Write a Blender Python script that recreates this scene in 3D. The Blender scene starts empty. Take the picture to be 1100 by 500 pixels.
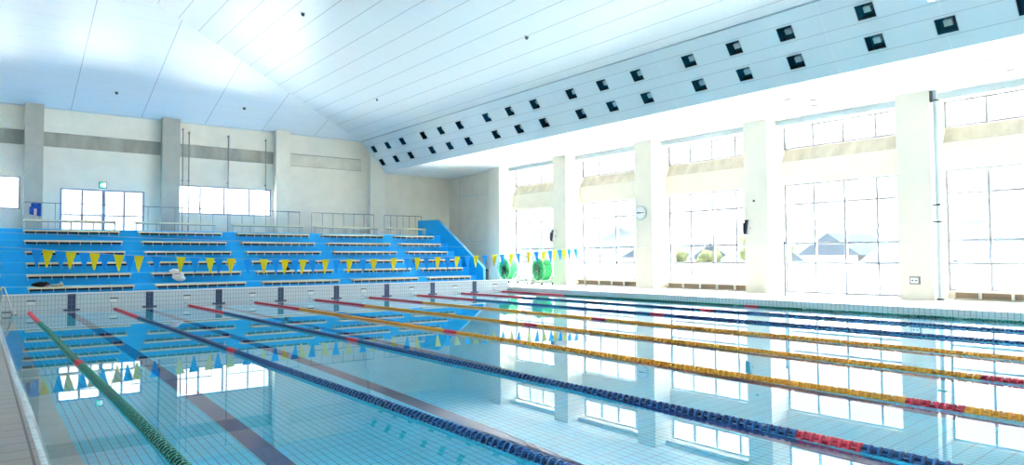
import bpy, math, random
from mathutils import Matrix, Vector
random.seed(7)
PI = math.pi
S = bpy.context.scene
COL = S.collection

# ------------------------------------------------------------------ camera
CAM = Vector((-1.417, -28.997, 1.7945))
def add_camera(f=734.58, pitch=.0362, yaw=.663, roll=-.006):
    cy, sy, cp, sp, cr, sr = math.cos(yaw), math.sin(yaw), math.cos(pitch), math.sin(pitch), math.cos(roll), math.sin(roll)
    fw, rt, up = Vector((sy, cy, 0)), Vector((cy, -sy, 0)), Vector((0, 0, 1))
    fw2 = fw*cp + up*sp
    up2 = up*cp - fw*sp
    r3 = rt*cr + up2*sr
    u3 = up2*cr - rt*sr
    cd = bpy.data.cameras.new('camera')
    cd.sensor_fit = 'HORIZONTAL'; cd.sensor_width = 36.0
    cd.lens = f/1100*36.0
    cd.clip_end = 600
    o = bpy.data.objects.new('camera', cd); COL.objects.link(o)
    m = Matrix.Identity(4)
    for i in range(3):
        m[i][0], m[i][1], m[i][2], m[i][3] = r3[i], u3[i], -fw2[i], CAM[i]
    o.matrix_world = m
    S.camera = o
add_camera()

# ------------------------------------------------------------------ sky and exposure
SKY_COLOR = (1.0, 0.968, 0.962, 1)
SKY_HORIZON, SKY_ZENITH = 1.35, 30.0        # bright overcast: several times brighter overhead than near the horizon
SUN_STRENGTH = 30.0                        # behind the end wall, lights the ground outside the windows
w = bpy.data.worlds.new('overcast_sky'); S.world = w; w.use_nodes = True
wn_ = w.node_tree.nodes; wl_ = w.node_tree.links
bg = wn_['Background']; bg.inputs[0].default_value = SKY_COLOR
wt_ = wn_.new('ShaderNodeTexCoord'); ws_ = wn_.new('ShaderNodeSeparateXYZ'); wl_.new(wt_.outputs['Generated'], ws_.inputs[0])
wr_ = wn_.new('ShaderNodeMapRange'); wr_.interpolation_type = 'SMOOTHSTEP'
wr_.inputs[1].default_value = .18; wr_.inputs[2].default_value = .85
wr_.inputs[3].default_value = SKY_HORIZON; wr_.inputs[4].default_value = SKY_ZENITH
wl_.new(ws_.outputs[2], wr_.inputs[0]); wl_.new(wr_.outputs[0], bg.inputs[1])
sd = bpy.data.lights.new('sun', 'SUN'); sd.energy = SUN_STRENGTH; sd.angle = .03; sd.color = (1, .95, .93)
so = bpy.data.objects.new('sun', sd); COL.objects.link(so); so.rotation_euler = (-math.radians(35), 0, 0)
S.view_settings.view_transform = 'Standard'
S.view_settings.look = 'None'
S.view_settings.exposure = 1.3
S.view_settings.gamma = 1.0
S.view_settings.use_curve_mapping = False
C = S.cycles
C.max_bounces = 14; C.diffuse_bounces = 7; C.glossy_bounces = 6; C.transmission_bounces = 8; C.transparent_max_bounces = 16
C.caustics_reflective = True; C.caustics_refractive = True; C.blur_glossy = 0.3
C.sample_clamp_indirect = 12
C.use_denoising = True

# ------------------------------------------------------------------ materials
def srgb(r, g, b):
    f = lambda c: ((c/255+.055)/1.055)**2.4 if c > 10 else c/255/12.92
    return (f(r), f(g), f(b), 1)

def mat(name, color, rough=.5, spec=.5, metal=0, noise=0, nscale=4.0, lines=(), emit=None, stretch=None, coat=0):
    """Principled material; noise = relative colour variation; lines = (axis, spacing, offset, half_width, colour[, lo, hi on axis2])."""
    m = bpy.data.materials.new(name); m.use_nodes = True
    nt = m.node_tree; N = nt.nodes; L = nt.links
    b = N['Principled BSDF']
    b.inputs['Roughness'].default_value = rough
    b.inputs['Specular IOR Level'].default_value = spec
    b.inputs['Metallic'].default_value = metal
    b.inputs['Coat Weight'].default_value = coat
    b.inputs['Base Color'].default_value = color
    if emit:
        b.inputs['Emission Color'].default_value = color; b.inputs['Emission Strength'].default_value = emit
    out = None
    tc = None
    if noise or lines:
        tc = N.new('ShaderNodeTexCoord')
    if noise:
        mp = N.new('ShaderNodeMapping'); L.new(tc.outputs['Object'], mp.inputs[0])
        if stretch: mp.inputs['Scale'].default_value = stretch
        nz = N.new('ShaderNodeTexNoise'); nz.inputs['Scale'].default_value = nscale; nz.inputs['Detail'].default_value = 4
        L.new(mp.outputs[0], nz.inputs['Vector'])
        mr = N.new('ShaderNodeMapRange'); mr.inputs[1].default_value = .3; mr.inputs[2].default_value = .7
        mr.inputs[3].default_value = 1-noise; mr.inputs[4].default_value = 1+noise*.5
        L.new(nz.outputs['Fac'], mr.inputs[0])
        mx = N.new('ShaderNodeMix'); mx.data_type = 'RGBA'; mx.blend_type = 'MULTIPLY'; mx.inputs[0].default_value = 1
        mx.inputs[6].default_value = color
        L.new(mr.outputs[0], mx.inputs[7])
        out = mx.outputs[2]
    if lines:
        sp = N.new('ShaderNodeSeparateXYZ'); L.new(tc.outputs['Object'], sp.inputs[0])
        def M(op, a, b_=None):
            n = N.new('ShaderNodeMath'); n.operation = op
            for i, v in enumerate((a, b_)):
                if v is None: continue
                if isinstance(v, (int, float)): n.inputs[i].default_value = v
                else: L.new(v, n.inputs[i])
            return n.outputs[0]
        for ln in lines:
            ax, spc, off, hw, lc = ln[:5]
            v = M('SUBTRACT', sp.outputs[ax], off); v = M('DIVIDE', v, spc); v = M('ADD', v, .5)
            v = M('FRACT', v); v = M('SUBTRACT', v, .5); v = M('ABSOLUTE', v); v = M('MULTIPLY', v, spc)
            v = M('LESS_THAN', v, hw)
            if len(ln) > 5:
                a2, lo, hi = ln[5:]
                v = M('MULTIPLY', v, M('GREATER_THAN', sp.outputs[a2], lo))
                v = M('MULTIPLY', v, M('LESS_THAN', sp.outputs[a2], hi))
            mx = N.new('ShaderNodeMix'); mx.data_type = 'RGBA'
            L.new(v, mx.inputs[0])
            if out is None: mx.inputs[6].default_value = color
            else: L.new(out, mx.inputs[6])
            mx.inputs[7].default_value = lc
            out = mx.outputs[2]
    if out is not None: L.new(out, b.inputs['Base Color'])
    return m

def glass_pane_mat():
    m = bpy.data.materials.new('window_glass'); m.use_nodes = True
    nt = m.node_tree; N = nt.nodes; L = nt.links
    N.remove(N['Principled BSDF']); o = N['Material Output']
    t = N.new('ShaderNodeBsdfTransparent'); t.inputs[0].default_value = (.95, .98, .98, 1)
    g = N.new('ShaderNodeBsdfGlossy'); g.inputs['Roughness'].default_value = .02
    fr = N.new('ShaderNodeFresnel'); fr.inputs[0].default_value = 1.25
    x = N.new('ShaderNodeMixShader')
    L.new(fr.outputs[0], x.inputs[0]); L.new(t.outputs[0], x.inputs[1]); L.new(g.outputs[0], x.inputs[2]); L.new(x.outputs[0], o.inputs[0])
    return m

def frosted_mat():
    m = bpy.data.materials.new('frosted_glass'); m.use_nodes = True
    nt = m.node_tree; N = nt.nodes; L = nt.links
    N.remove(N['Principled BSDF']); o = N['Material Output']
    t = N.new('ShaderNodeBsdfTranslucent'); t.inputs[0].default_value = (.85, .88, .9, 1)
    d = N.new('ShaderNodeBsdfDiffuse'); d.inputs[0].default_value = (.85, .87, .88, 1)
    x = N.new('ShaderNodeMixShader'); x.inputs[0].default_value = .4
    L.new(t.outputs[0], x.inputs[1]); L.new(d.outputs[0], x.inputs[2]); L.new(x.outputs[0], o.inputs[0])
    return m

def water_mat():
    m = bpy.data.materials.new('pool_water'); m.use_nodes = True
    nt = m.node_tree; N = nt.nodes; L = nt.links
    N.remove(N['Principled BSDF']); o = N['Material Output']
    r = N.new('ShaderNodeBsdfRefraction'); r.inputs['IOR'].default_value = 1.333; r.inputs['Roughness'].default_value = 0
    r.inputs['Color'].default_value = (1, 1, 1, 1)
    g = N.new('ShaderNodeBsdfGlossy'); g.inputs['Roughness'].default_value = 0
    g.inputs['Color'].default_value = (1, 1, 1, 1)
    fr = N.new('ShaderNodeFresnel'); fr.inputs[0].default_value = 1.333
    x = N.new('ShaderNodeMixShader')
    L.new(fr.outputs[0], x.inputs[0]); L.new(r.outputs[0], x.inputs[1]); L.new(g.outputs[0], x.inputs[2]); L.new(x.outputs[0], o.inputs[0])
    return m

NAVY = (.012, .022, .09, 1)
M_ = {
 'wall': mat('cream_plaster', (.80, .74, .635, 1), .85, .2, noise=.06, nscale=1.2),
 'wallstrip': mat('pale_recess_plaster', (.70, .64, .54, 1), .85, .2, noise=.1, nscale=1.5),
 'wallr': mat('cream_plaster_bright', (.80, .76, .665, 1), .8, .25, noise=.04, nscale=2),
 'column': mat('column_paint', (.82, .78, .69, 1), .7, .3, noise=.03, nscale=2),
 'concrete': mat('stained_concrete', (.40, .375, .315, 1), .9, .2, noise=.28, nscale=1.6, stretch=(1, 1, .25)),
 'concrete_pale': mat('pale_stained_concrete', (.55, .52, .44, 1), .9, .2, noise=.2, nscale=2.5, stretch=(1, 1, .4)),
 'greycol': mat('grey_column_paint', (.45, .435, .39, 1), .8, .2, noise=.06, nscale=2),
 'hip': mat('ceiling_panel_end', (.68, .74, .79, 1), .38, .5, lines=[(1, .95, .55, .008, (.50, .58, .66, 1)), (0, 3.3, 2.3, .02, (.36, .43, .50, 1))]),
 'main': mat('ceiling_panel_long', (.70, .77, .81, 1), .38, .5, lines=[(1, 3.2, .1, .010, (.80, .86, .90, 1)), (0, .985, 5.44, .016, (.34, .42, .47, 1))]),
 'flat': mat('white_ceiling_board', (.88, .89, .89, 1), .6, .3, lines=[(0, .6, .1, .006, (.78, .80, .81, 1)), (1, 1.8, .3, .006, (.78, .80, .81, 1))]),
 'band': mat('light_band_panel', (.66, .78, .83, 1), .35, .5, lines=[(1, 3.2, -18.35, .012, (.75, .84, .88, 1))]),
 'fascia': mat('pale_blue_fascia', (.52, .62, .66, 1), .5, .4),
 'seam': mat('panel_seam', (.34, .44, .50, 1), .5, .3),
 'frame': mat('window_frame_paint', (.34, .37, .42, 1), .4, .5),
 'doorframe': mat('aluminium_door_frame', (.26, .31, .38, 1), .35, .5),
 'glass': glass_pane_mat(), 'frosted': frosted_mat(), 'water': water_mat(),
 'deck': mat('deck_tile', (.29, .27, .265, 1), .45, .4, noise=.08, nscale=3, lines=[(0, .24, -1.28, .010, (.09, .08, .08, 1)), (1, .30, 0, .009, (.14, .13, .13, 1))]),
 'deckr': mat('pale_deck_tile', (.74, .73, .70, 1), .5, .4, noise=.04, nscale=3, lines=[(0, .3, 0, .005, (.6, .6, .58, 1)), (1, .3, 0, .005, (.6, .6, .58, 1))]),
 'coping': mat('wet_coping_tile', (.62, .74, .84, 1), .12, .6, noise=.2, nscale=14, lines=[(1, .5, 0, .006, (.35, .42, .5, 1))]),
 'poolfloor': mat('pool_floor_tile', (.06, .72, 1.0, 1), .5, .3, noise=.06, nscale=1.3, lines=[(1, .2, 0, .008, (.03, .46, .74, 1)), (0, .095, .05, .0055, (.0, .24, .44, 1)), (0, 2.5, 1.25, .135, (.006, .032, .20, 1))]),
 'poolwall': mat('pool_wall_tile', (.64, .70, .74, 1), .3, .5, noise=.05, nscale=5, lines=[(0, .108, .0, .0065, (.27, .33, .42, 1)), (2, .165, .04, .0065, (.30, .36, .44, 1))]),
 'poolside': mat('pool_side_tile', (.62, .68, .70, 1), .3, .5, noise=.05, nscale=5, lines=[(1, .15, .0, .010, (.30, .38, .42, 1)), (2, .165, .04, .006, (.36, .43, .48, 1))]),
 'ledge': mat('ledge_tile', (.42, .46, .44, 1), .4, .4, noise=.1, nscale=3, lines=[(1, .6, 0, .005, (.25, .28, .28, 1))]),
 'navytile': mat('navy_tile', (.045, .065, .15, 1), .3, .5, noise=.15, nscale=6, lines=[(0, .125, .0, .006, (.14, .17, .28, 1)), (2, .165, .04, .006, (.14, .17, .28, 1))]),
 'white': mat('white_paint', (.82, .83, .83, 1), .5, .4),
 'blue': mat('blue_stand_paint', (.003, .46, .98, 1), .45, .4, noise=.08, nscale=2),
 'stepedge': mat('lit_step_edge', (.06, .56, .95, 1), .5, .4),  # paler step edge, standing in for tread and riser shading
 'bench': mat('cream_bench_slat', (.76, .715, .53, 1), .5, .4, noise=.08, nscale=8),
 'benchshade': mat('bench_shade_strip', (.010, .022, .055, 1), .5, .4),  # near-black navy, paints the shade below the tier bench seats
 'bracket': mat('pale_bracket', (.50, .55, .56, 1), .5, .4),
 'steel': mat('brushed_steel', (.60, .63, .66, 1), .25, .5, metal=.85),
 'rail': mat('galvanised_rail', (.22, .24, .26, 1), .5, .4),
 'polegrey': mat('grey_pole_paint', (.28, .30, .31, 1), .5, .4),
 'polewhite': mat('white_pole_paint', (.50, .52, .56, 1), .4, .4),
 'dark': mat('black_plastic', (.012, .013, .016, 1), .5, .4),
 'darkgrey': mat('dark_grey_plastic', (.06, .065, .075, 1), .5, .4),
 'green': mat('green_float', (.02, .30, .25, 1), .3, .5), 'green_core': mat('green_float_core', (.001, .035, .028, 1), .4, .4),  # rims lightened for wet glints, cores darkened for cavity shade
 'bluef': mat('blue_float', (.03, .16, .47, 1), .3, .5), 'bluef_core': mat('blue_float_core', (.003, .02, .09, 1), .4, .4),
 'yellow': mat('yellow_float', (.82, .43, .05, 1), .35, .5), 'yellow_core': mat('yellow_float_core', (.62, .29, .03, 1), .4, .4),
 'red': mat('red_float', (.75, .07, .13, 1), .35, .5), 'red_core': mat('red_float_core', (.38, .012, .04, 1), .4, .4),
 'cord': mat('white_cord', (.45, .52, .6, 1), .6, .3),
 'flagy': mat('yellow_pennant', (.80, .70, .02, 1), .7, .2),
 'flagb': mat('blue_pennant', (.01, .30, .85, 1), .7, .2),
 'teal': mat('dark_teal_reflector', (.004, .085, .15, 1), .2, .5),
 'lamp': mat('pale_lamp_glass', (.45, .66, .74, 1), .15, .6),
 'ropegreen': mat('coiled_green_rope', (.10, .80, .28, 1), .4, .4, noise=.35, nscale=9),
 'brown': mat('brown_grille', (.42, .32, .24, 1), .7, .3, lines=[(1, .05, 0, .008, (.25, .18, .13, 1))]),
 'signgreen': mat('exit_green', (.02, .45, .25, 1), .4, .4, emit=.5),
 'signwhite': mat('exit_white', (.85, .95, .9, 1), .4, .4, emit=.8),
 'clockface': mat('clock_face', (.80, .84, .84, 1), .3, .5),
 'clockrim': mat('clock_rim', (.38, .46, .47, 1), .3, .5),
 'bagwhite': mat('white_plastic_bag', (.80, .80, .84, 1), .4, .4, noise=.12, nscale=9),
 'pinkprint': mat('pink_print', (.55, .30, .42, 1), .6, .3),
 'bagbeige': mat('beige_cloth', (.50, .46, .36, 1), .8, .2, noise=.2, nscale=12),
 'towelblue': mat('blue_towel', (.02, .08, .42, 1), .8, .2, noise=.4, nscale=6),
 'towelpale': mat('pale_towel', (.55, .42, .55, 1), .8, .2),
 'lightblue': mat('light_blue_cloth', (.15, .45, .75, 1), .7, .2),
 'ground': mat('pale_pavement', (.55, .55, .53, 1), .9, .2, noise=.1, nscale=.3),
 'hillgreen': mat('distant_woods', (.021, .0255, .028, 1), .95, 0, noise=.4, nscale=.15),
 'leaf': mat('tree_leaf', (.026, .031, .017, 1), .9, 0, noise=.4, nscale=1.5),
 'bark': mat('tree_bark', (.12, .09, .06, 1), .9, .1),
 'housewall': mat('house_wall', (.16, .16, .165, 1), .9, .2),
 'roofblue': mat('blue_roof_tile', (.018, .024, .031, 1), .9, 0, noise=.15, nscale=3),
}

# ------------------------------------------------------------------ mesh helpers
class MB:
    def __init__(s): s.v = []; s.f = []; s.m = []; s.sm = []
    def quad(s, *pts, m=0, smooth=False):
        i = len(s.v); s.v += [tuple(p) for p in pts]; s.f.append(tuple(range(i, i+len(pts)))); s.m.append(m); s.sm.append(smooth)
    def box(s, x0, x1, y0, y1, z0, z1, m=0):
        i = len(s.v)
        s.v += [(x0,y0,z0),(x1,y0,z0),(x1,y1,z0),(x0,y1,z0),(x0,y0,z1),(x1,y0,z1),(x1,y1,z1),(x0,y1,z1)]
        for f in ((0,3,2,1),(4,5,6,7),(0,1,5,4),(1,2,6,5),(2,3,7,6),(3,0,4,7)):
            s.f.append(tuple(i+k for k in f)); s.m.append(m); s.sm.append(False)
        return s
    def prism(s, poly, axis, a, b, m=0):
        """poly: 2-D points in the two remaining axes (in order), extruded along axis from a to b"""
        def P(p, t):
            q = list(p); q.insert(axis, t); return tuple(q)
        i = len(s.v); n = len(poly)
        s.v += [P(p, a) for p in poly] + [P(p, b) for p in poly]
        s.f.append(tuple(i+k for k in reversed(range(n)))); s.f.append(tuple(i+n+k for k in range(n)))
        for k in range(n):
            s.f.append((i+k, i+(k+1) % n, i+n+(k+1) % n, i+n+k))
        s.m += [m]*(n+2); s.sm += [False]*(n+2)
        return s
    def tube(s, pts, r, n=8, m=0):
        pts = [Vector(p) for p in pts]; rings = []
        up = Vector((0, 0, 1))
        for k, p in enumerate(pts):
            d = (pts[min(k+1, len(pts)-1)] - pts[max(k-1, 0)]).normalized()
            a = d.cross(up)
            if a.length < 1e-3: a = d.cross(Vector((0, 1, 0)))
            a.normalize(); b = d.cross(a).normalized()
            rr = r[k] if isinstance(r, (list, tuple)) else r
            i = len(s.v); rings.append(i)
            for j in range(n):
                t = 2*PI*j/n
                s.v.append(tuple(p + a*(rr*math.cos(t)) + b*(rr*math.sin(t))))
        for k in range(len(rings)-1):
            for j in range(n):
                s.f.append((rings[k]+j, rings[k]+(j+1) % n, rings[k+1]+(j+1) % n, rings[k+1]+j)); s.m.append(m); s.sm.append(True)
        s.f.append(tuple(rings[0]+j for j in range(n))); s.f.append(tuple(rings[-1]+j for j in reversed(range(n))))
        s.m += [m, m]; s.sm += [False, False]
        return s
    def lathe(s, prof, axis, c, n=16, m=0, smooth=False):
        """prof: (along, radius) pairs; revolved about axis through c"""
        o = [k for k in range(3) if k != axis]; rings = []
        for (t, r) in prof:
            i = len(s.v); rings.append(i)
            for j in range(n):
                q = [0, 0, 0]; q[axis] = c[axis]+t
                q[o[0]] = c[o[0]]+r*math.cos(2*PI*j/n); q[o[1]] = c[o[1]]+r*math.sin(2*PI*j/n)
                s.v.append(tuple(q))
        for k in range(len(rings)-1):
            for j in range(n):
                s.f.append((rings[k]+j, rings[k]+(j+1) % n, rings[k+1]+(j+1) % n, rings[k+1]+j)); s.m.append(m); s.sm.append(smooth)
        s.f.append(tuple(rings[0]+j for j in reversed(range(n)))); s.f.append(tuple(rings[-1]+j for j in range(n)))
        s.m += [m, m]; s.sm += [False, False]
        return s
    def blob(s, c, r, seed=0, amp=.25, nu=12, nv=8, m=0):
        rd = random.Random(seed); ph = [rd.uniform(0, 6.3) for _ in range(6)]
        i0 = len(s.v)
        for a in range(nv+1):
            th = PI*a/nv
            for b in range(nu):
                p = 2*PI*b/nu
                k = 1+amp*(math.sin(3*p+ph[0]+2*th)+math.sin(5*th+ph[1]+p)*.7+math.sin(4*p-3*th+ph[2])*.5)/2
                s.v.append((c[0]+r[0]*k*math.sin(th)*math.cos(p), c[1]+r[1]*k*math.sin(th)*math.sin(p), c[2]+r[2]*k*math.cos(th)))
        for a in range(nv):
            for b in range(nu):
                s.f.append((i0+a*nu+b, i0+(a+1)*nu+b, i0+(a+1)*nu+(b+1) % nu, i0+a*nu+(b+1) % nu)); s.m.append(m); s.sm.append(True)
        return s
    def mesh(s, name, mats, origin=(0, 0, 0)):
        me = bpy.data.meshes.new(name)
        ox, oy, oz = origin
        me.from_pydata([(x-ox, y-oy, z-oz) for x, y, z in s.v], [], s.f)
        for mm in (mats if isinstance(mats, (list, tuple)) else [mats]): me.materials.append(M_[mm])
        me.polygons.foreach_set('material_index', s.m); me.polygons.foreach_set('use_smooth', s.sm)
        me.update(); return me

def link(name, me, parent=None, loc=(0, 0, 0)):
    o = bpy.data.objects.new(name, me); COL.objects.link(o); o.location = loc
    if parent: o.parent = parent
    return o
def wloc(o):
    v = Vector((0, 0, 0))
    while o: v += o.location; o = o.parent
    return v
def part(name, mb, mats, parent, label=None):
    o = link(name, mb.mesh(name, mats, wloc(parent)), parent)
    if label: o['label'] = label
    return o
def struct(name, mb, mats, parent=None):
    o = link(name, mb.mesh(name, mats), parent)
    if parent is None: o['kind'] = 'structure'
    return o
def thing(name, label, cat, loc, group=None):
    o = bpy.data.objects.new(name, None); COL.objects.link(o); o.location = loc; o.empty_display_size = .1
    o['label'] = label; o['category'] = cat
    if group: o['group'] = group
    return o
def solo(name, mb, mats, label, cat, loc, group=None):
    o = link(name, mb.mesh(name, mats, loc), None, loc)
    o['label'] = label; o['category'] = cat
    if group: o['group'] = group
    return o
ORD = ['first', 'second', 'third', 'fourth', 'fifth', 'sixth', 'seventh', 'eighth', 'ninth', 'tenth', 'eleventh', 'twelfth',
       'thirteenth', 'fourteenth', 'fifteenth', 'sixteenth', 'seventeenth', 'eighteenth', 'nineteenth', 'twentieth', 'twenty-first', 'twenty-second']

# ------------------------------------------------------------------ dimensions (metres, water surface at z = 0)
PX0, PX1 = -.90, 20.95           # pool sides
DZ = .20                         # deck height
YB = -44.0                       # back wall
YE = 13.4                        # end wall
XL = -9.0                        # far side wall
CZ = 7.62                        # flat ceiling
EZ = 9.65                        # eaves at the end wall
VX0, VX1 = 20.3, 18.83           # light band, lower and upper edge
COLY = [6.70 - 6.325*k for k in range(9)]

# ------------------------------------------------------------------ structure: decks, pool shell, water
b = MB()
b.box(PX1, 27.2, YB, 20, -1.9, DZ, 1)
b.box(PX0-.02, PX1, .18, 4.6, -1.9, DZ, 1)
b.box(XL-.3, PX0-.1, YB, 4.6, -1.9, DZ, 0)
struct('floor', b, ['deck', 'deckr'])
b = MB(); b.prism([(PX0-.10, DZ), (PX0-.10, -1.7), (PX0+.0, -1.7), (PX0+.03, -.02), (PX0-.055, DZ)], 1, YB, 0)
struct('trim_1', b, 'coping')
b = MB(); b.box(PX0, PX1, YB, 0, -1.9, -1.6); struct('floor_pool', b, 'poolfloor')
b = MB(); b.box(PX0, PX0+.33, YB, 0, -1.6, -.75); struct('trim_2', b, 'ledge')
b = MB(); b.box(PX1-.012, PX1-.002, YB, 0, -1.6, DZ+.002); struct('wall_pool_right', b, 'poolside')
end = MB(); end.box(PX0-.1, PX1-.002, 0, .18, -1.6, .575)
endwall = struct('wall_pool_end', end, 'poolwall')
c = MB(); c.box(PX0-.1, PX1-.002, -.012, .19, .575, .615); part('coping', c, 'white', endwall)
for i in range(8):
    x = 1.25+2.5*i
    c = MB(); c.box(x-.125, x+.125, -.006, 0, -.55, .575); c.box(x-.25, x+.25, -.008, 0, -.005, .045)
    part('lane_target', c, 'navytile', endwall, 'navy tiled cross on the pool end wall')
b = MB(); b.quad((PX0-.08, YB, 0), (PX1, YB, 0), (PX1, 0, 0), (PX0-.08, 0, 0)); struct('water', b, 'water')
b = MB(); b.box(PX0-.1, PX1, YB-.3, YB, -1.9, DZ); struct('trim_3', b, 'poolwall')

# ------------------------------------------------------------------ structure: ceiling
HZ = EZ+.215*VX1; HY = YE-(HZ-EZ)/.3
LZ = HZ+.215*XL; LY = YE-(LZ-EZ)/.3
def slab(mb, *pts, m=0, t=.25):
    """a ceiling face with thickness above it"""
    mb.quad(*pts, m=m); mb.quad(*[(x, y, z+t) for x, y, z in reversed(pts)], m=m)
    n = len(pts)
    for k in range(n):
        a, c_ = pts[k], pts[(k+1) % n]
        mb.quad(a, (a[0], a[1], a[2]+t), (c_[0], c_[1], c_[2]+t), c_, m=m)
b = MB(); slab(b, (VX1, YE, EZ), (0, HY, HZ), (XL, LY, LZ), (XL, YE, EZ)); struct('ceiling_end_slope', b, 'hip')
b = MB(); slab(b, (VX1, YE, EZ), (VX1, YB, EZ), (0, YB, HZ), (0, HY, HZ)); struct('ceiling_long_slope', b, 'main')
b = MB(); slab(b, (0, HY, HZ), (0, YB, HZ), (XL, YB, LZ), (XL, LY, LZ)); struct('ceiling_far_slope', b, 'main')
b = MB(); slab(b, (VX0, YE, CZ), (27.2, YE, CZ), (27.2, YB, CZ), (VX0, YB, CZ)); struct('ceiling', b, 'flat')
# eaves trim along the end wall and at the top of the light band
b = MB(); b.box(XL, VX1, YE-.10, YE, EZ-.02, EZ+.10); struct('trim_4', b, 'fascia')
b = MB(); b.prism([(VX1-.05, EZ-.02), (VX1+.05, EZ-.03), (VX1+.06, EZ+.04), (VX1-.05, EZ+.06)], 1, YB, YE); struct('trim_5', b, 'seam')

# the sloped light band with square openings
def BP(t, y, d=0):
    """point on the band: t 0 lower edge .. 1 upper edge; d = depth behind the face"""
    dx, dz = VX1-VX0, EZ-CZ; L = math.hypot(dx, dz)
    nx, nz = dz/L, -dx/L
    return (VX0+dx*t+nx*d, y, CZ+dz*t+nz*d)
G0 = [10.42-6.4*k for k in range(8)]
VY = [g+o for g in G0 for o in (1.93, 0, -1.93)]
VY = [y for y in VY if y > YB+1]
HWY, HT = .265, .092
TC = [.298, .703]
ys = sorted(set([YB, YE] + [y+s*HWY for y in VY for s in (-1, 1)]))
ts = [0, TC[0]-HT, TC[0]+HT, TC[1]-HT, TC[1]+HT, 1]
b = MB()
for a in range(len(ts)-1):
    hole_row = a in (1, 3)
    if not hole_row:
        b.quad(BP(ts[a], YB), BP(ts[a], YE), BP(ts[a+1], YE), BP(ts[a+1], YB)); continue
    for k in range(len(ys)-1):
        mid = (ys[k]+ys[k+1])/2
        if any(abs(mid-y) < HWY*.9 for y in VY): continue
        b.quad(BP(ts[a], ys[k]), BP(ts[a], ys[k+1]), BP(ts[a+1], ys[k+1]), BP(ts[a+1], ys[k]))
for t in (ts[1]-.03, ts[2]+.03, ts[3]-.03, ts[4]+.03):      # thin seams along the band
    b.quad(BP(t-.003, YB, -.004), BP(t-.003, YE, -.004), BP(t+.003, YE, -.004), BP(t+.003, YB, -.004), m=1)
b.quad(BP(0, YB, .5), BP(1, YB, .5), BP(1, YE, .5), BP(0, YE, .5))
b.quad(BP(0, YB, 0), BP(1, YB, 0), BP(1, YB, .5), BP(0, YB, .5))
struct('ceiling_light_band', b, ['band', 'seam'])

# ------------------------------------------------------------------ structure: end wall with columns, strip, windows, door
OPEN = [(-3.4, .21, 4.37, 6.02), (1.89, 5.82, 3.25, 5.55), (7.52, 12.82, 4.39, 6.06)]   # window, door, window
b = MB()
def wall_cells(mb, xs, zs, holes, y0, y1, m=0):
    for i in range(len(xs)-1):
        for j in range(len(zs)-1):
            cx, cz = (xs[i]+xs[i+1])/2, (zs[j]+zs[j+1])/2
            if any(h[0] < cx < h[1] and h[2] < cz < h[3] for h in holes): continue
            mb.box(xs[i], xs[i+1], y0, y1, zs[j], zs[j+1], m)
STRIP = (7.66, 8.42)
xs = sorted(set([XL] + [v for h in OPEN for v in h[:2]] + [VX1]))
zs = sorted(set([0, EZ+.02, STRIP[0], STRIP[1]] + [v for h in OPEN for v in h[2:]]))
wall_cells(b, xs, zs, OPEN + [(XL, VX1, *STRIP)], YE, YE+.3)
b.box(XL, VX1, YE+.10, YE+.3, STRIP[0], STRIP[1], 1)
b.prism([(VX1, 0), (27.2, 0), (27.2, CZ+.1), (VX0+.05, CZ+.1), (VX1, EZ+.02)], 1, YE, YE+.3)
struct('wall_end', b, ['wall', 'concrete'])
b = MB(); b.box(13.85, VX1, YE+.05, YE+.10, *STRIP); b.box(13.85, VX1, YE-.004, YE+.10, STRIP[1]-.015, STRIP[1]+.02, 1); b.box(13.85, VX1, YE-.004, YE+.10, STRIP[0]-.02, STRIP[0]+.01, 1); struct('trim_6', b, ['wallstrip', 'concrete'])
for n, (x0, x1) in enumerate([(-5.9, -5.1), (.33, 1.12), (6.6, 7.5), (12.94, 13.82)]):
    b = MB(); b.box(x0, x1, YE-.5, YE, 3.25, EZ+.08); struct('column', b, 'greycol' if n < 3 else 'wall')
b = MB(); b.prism([(19.26, 3.25), (20.36, 3.25), (20.36, CZ), (19.26, CZ+1.44)], 1, YE-.5, YE); struct('column', b, 'column')
wn = 1
def glazing(name, x0, x1, z0, z1, y, xbars, zbars, frame, fw=.06):
    f = MB()
    for x in [x0+fw/2, x1-fw/2] + list(xbars): f.box(x-fw/2, x+fw/2, y-.04, y+.04, z0, z1)
    for z in [z0+fw/2, z1-fw/2] + list(zbars): f.box(x0, x1, y-.035, y+.035, z-fw/2, z+fw/2)
    o = struct(name, f, frame)
    p = MB(); p.box(x0+.02, x1-.02, y-.006, y+.006, z0+.02, z1-.02); part('pane', p, 'glass', o)
    return o
glazing('window_1', OPEN[0][0], OPEN[0][1], OPEN[0][2], OPEN[0][3], YE+.1, [-1.6], [], 'doorframe', .07)
glazing('window_2', OPEN[2][0], OPEN[2][1], OPEN[2][2], OPEN[2][3], YE+.1, [8.72, 10.05, 11.5], [], 'doorframe', .085)
f = MB()
x0, x1, z0, z1 = OPEN[1]
for x, h in ((x0+.05, .05), (x0+.99, .05), ((x0+x1)/2, .085), (x1-.99, .05), (x1-.05, .05)): f.box(x-h, x+h, YE+.02, YE+.12, z0, z1)
f.box(x0, x1, YE+.0, YE+.12, z1-.10, z1)
f.box(x0, x1, YE+.02, YE+.12, z0+.86, z0+.95); f.box(x0, x1, YE+.02, YE+.12, z0, z0+.12)
door = struct('door_1', f, 'doorframe')
p = MB(); p.box(x0+.02, x1-.02, YE+.065, YE+.075, z0+.02, z1-.02); part('pane', p, 'glass', door)
h = MB()
for x in ((x0+x1)/2-.12, (x0+x1)/2+.12): h.tube([(x, YE-.01, z0+.75), (x, YE-.01, z0+1.15)], .015)
part('door_handle', h, 'steel', door)
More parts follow.
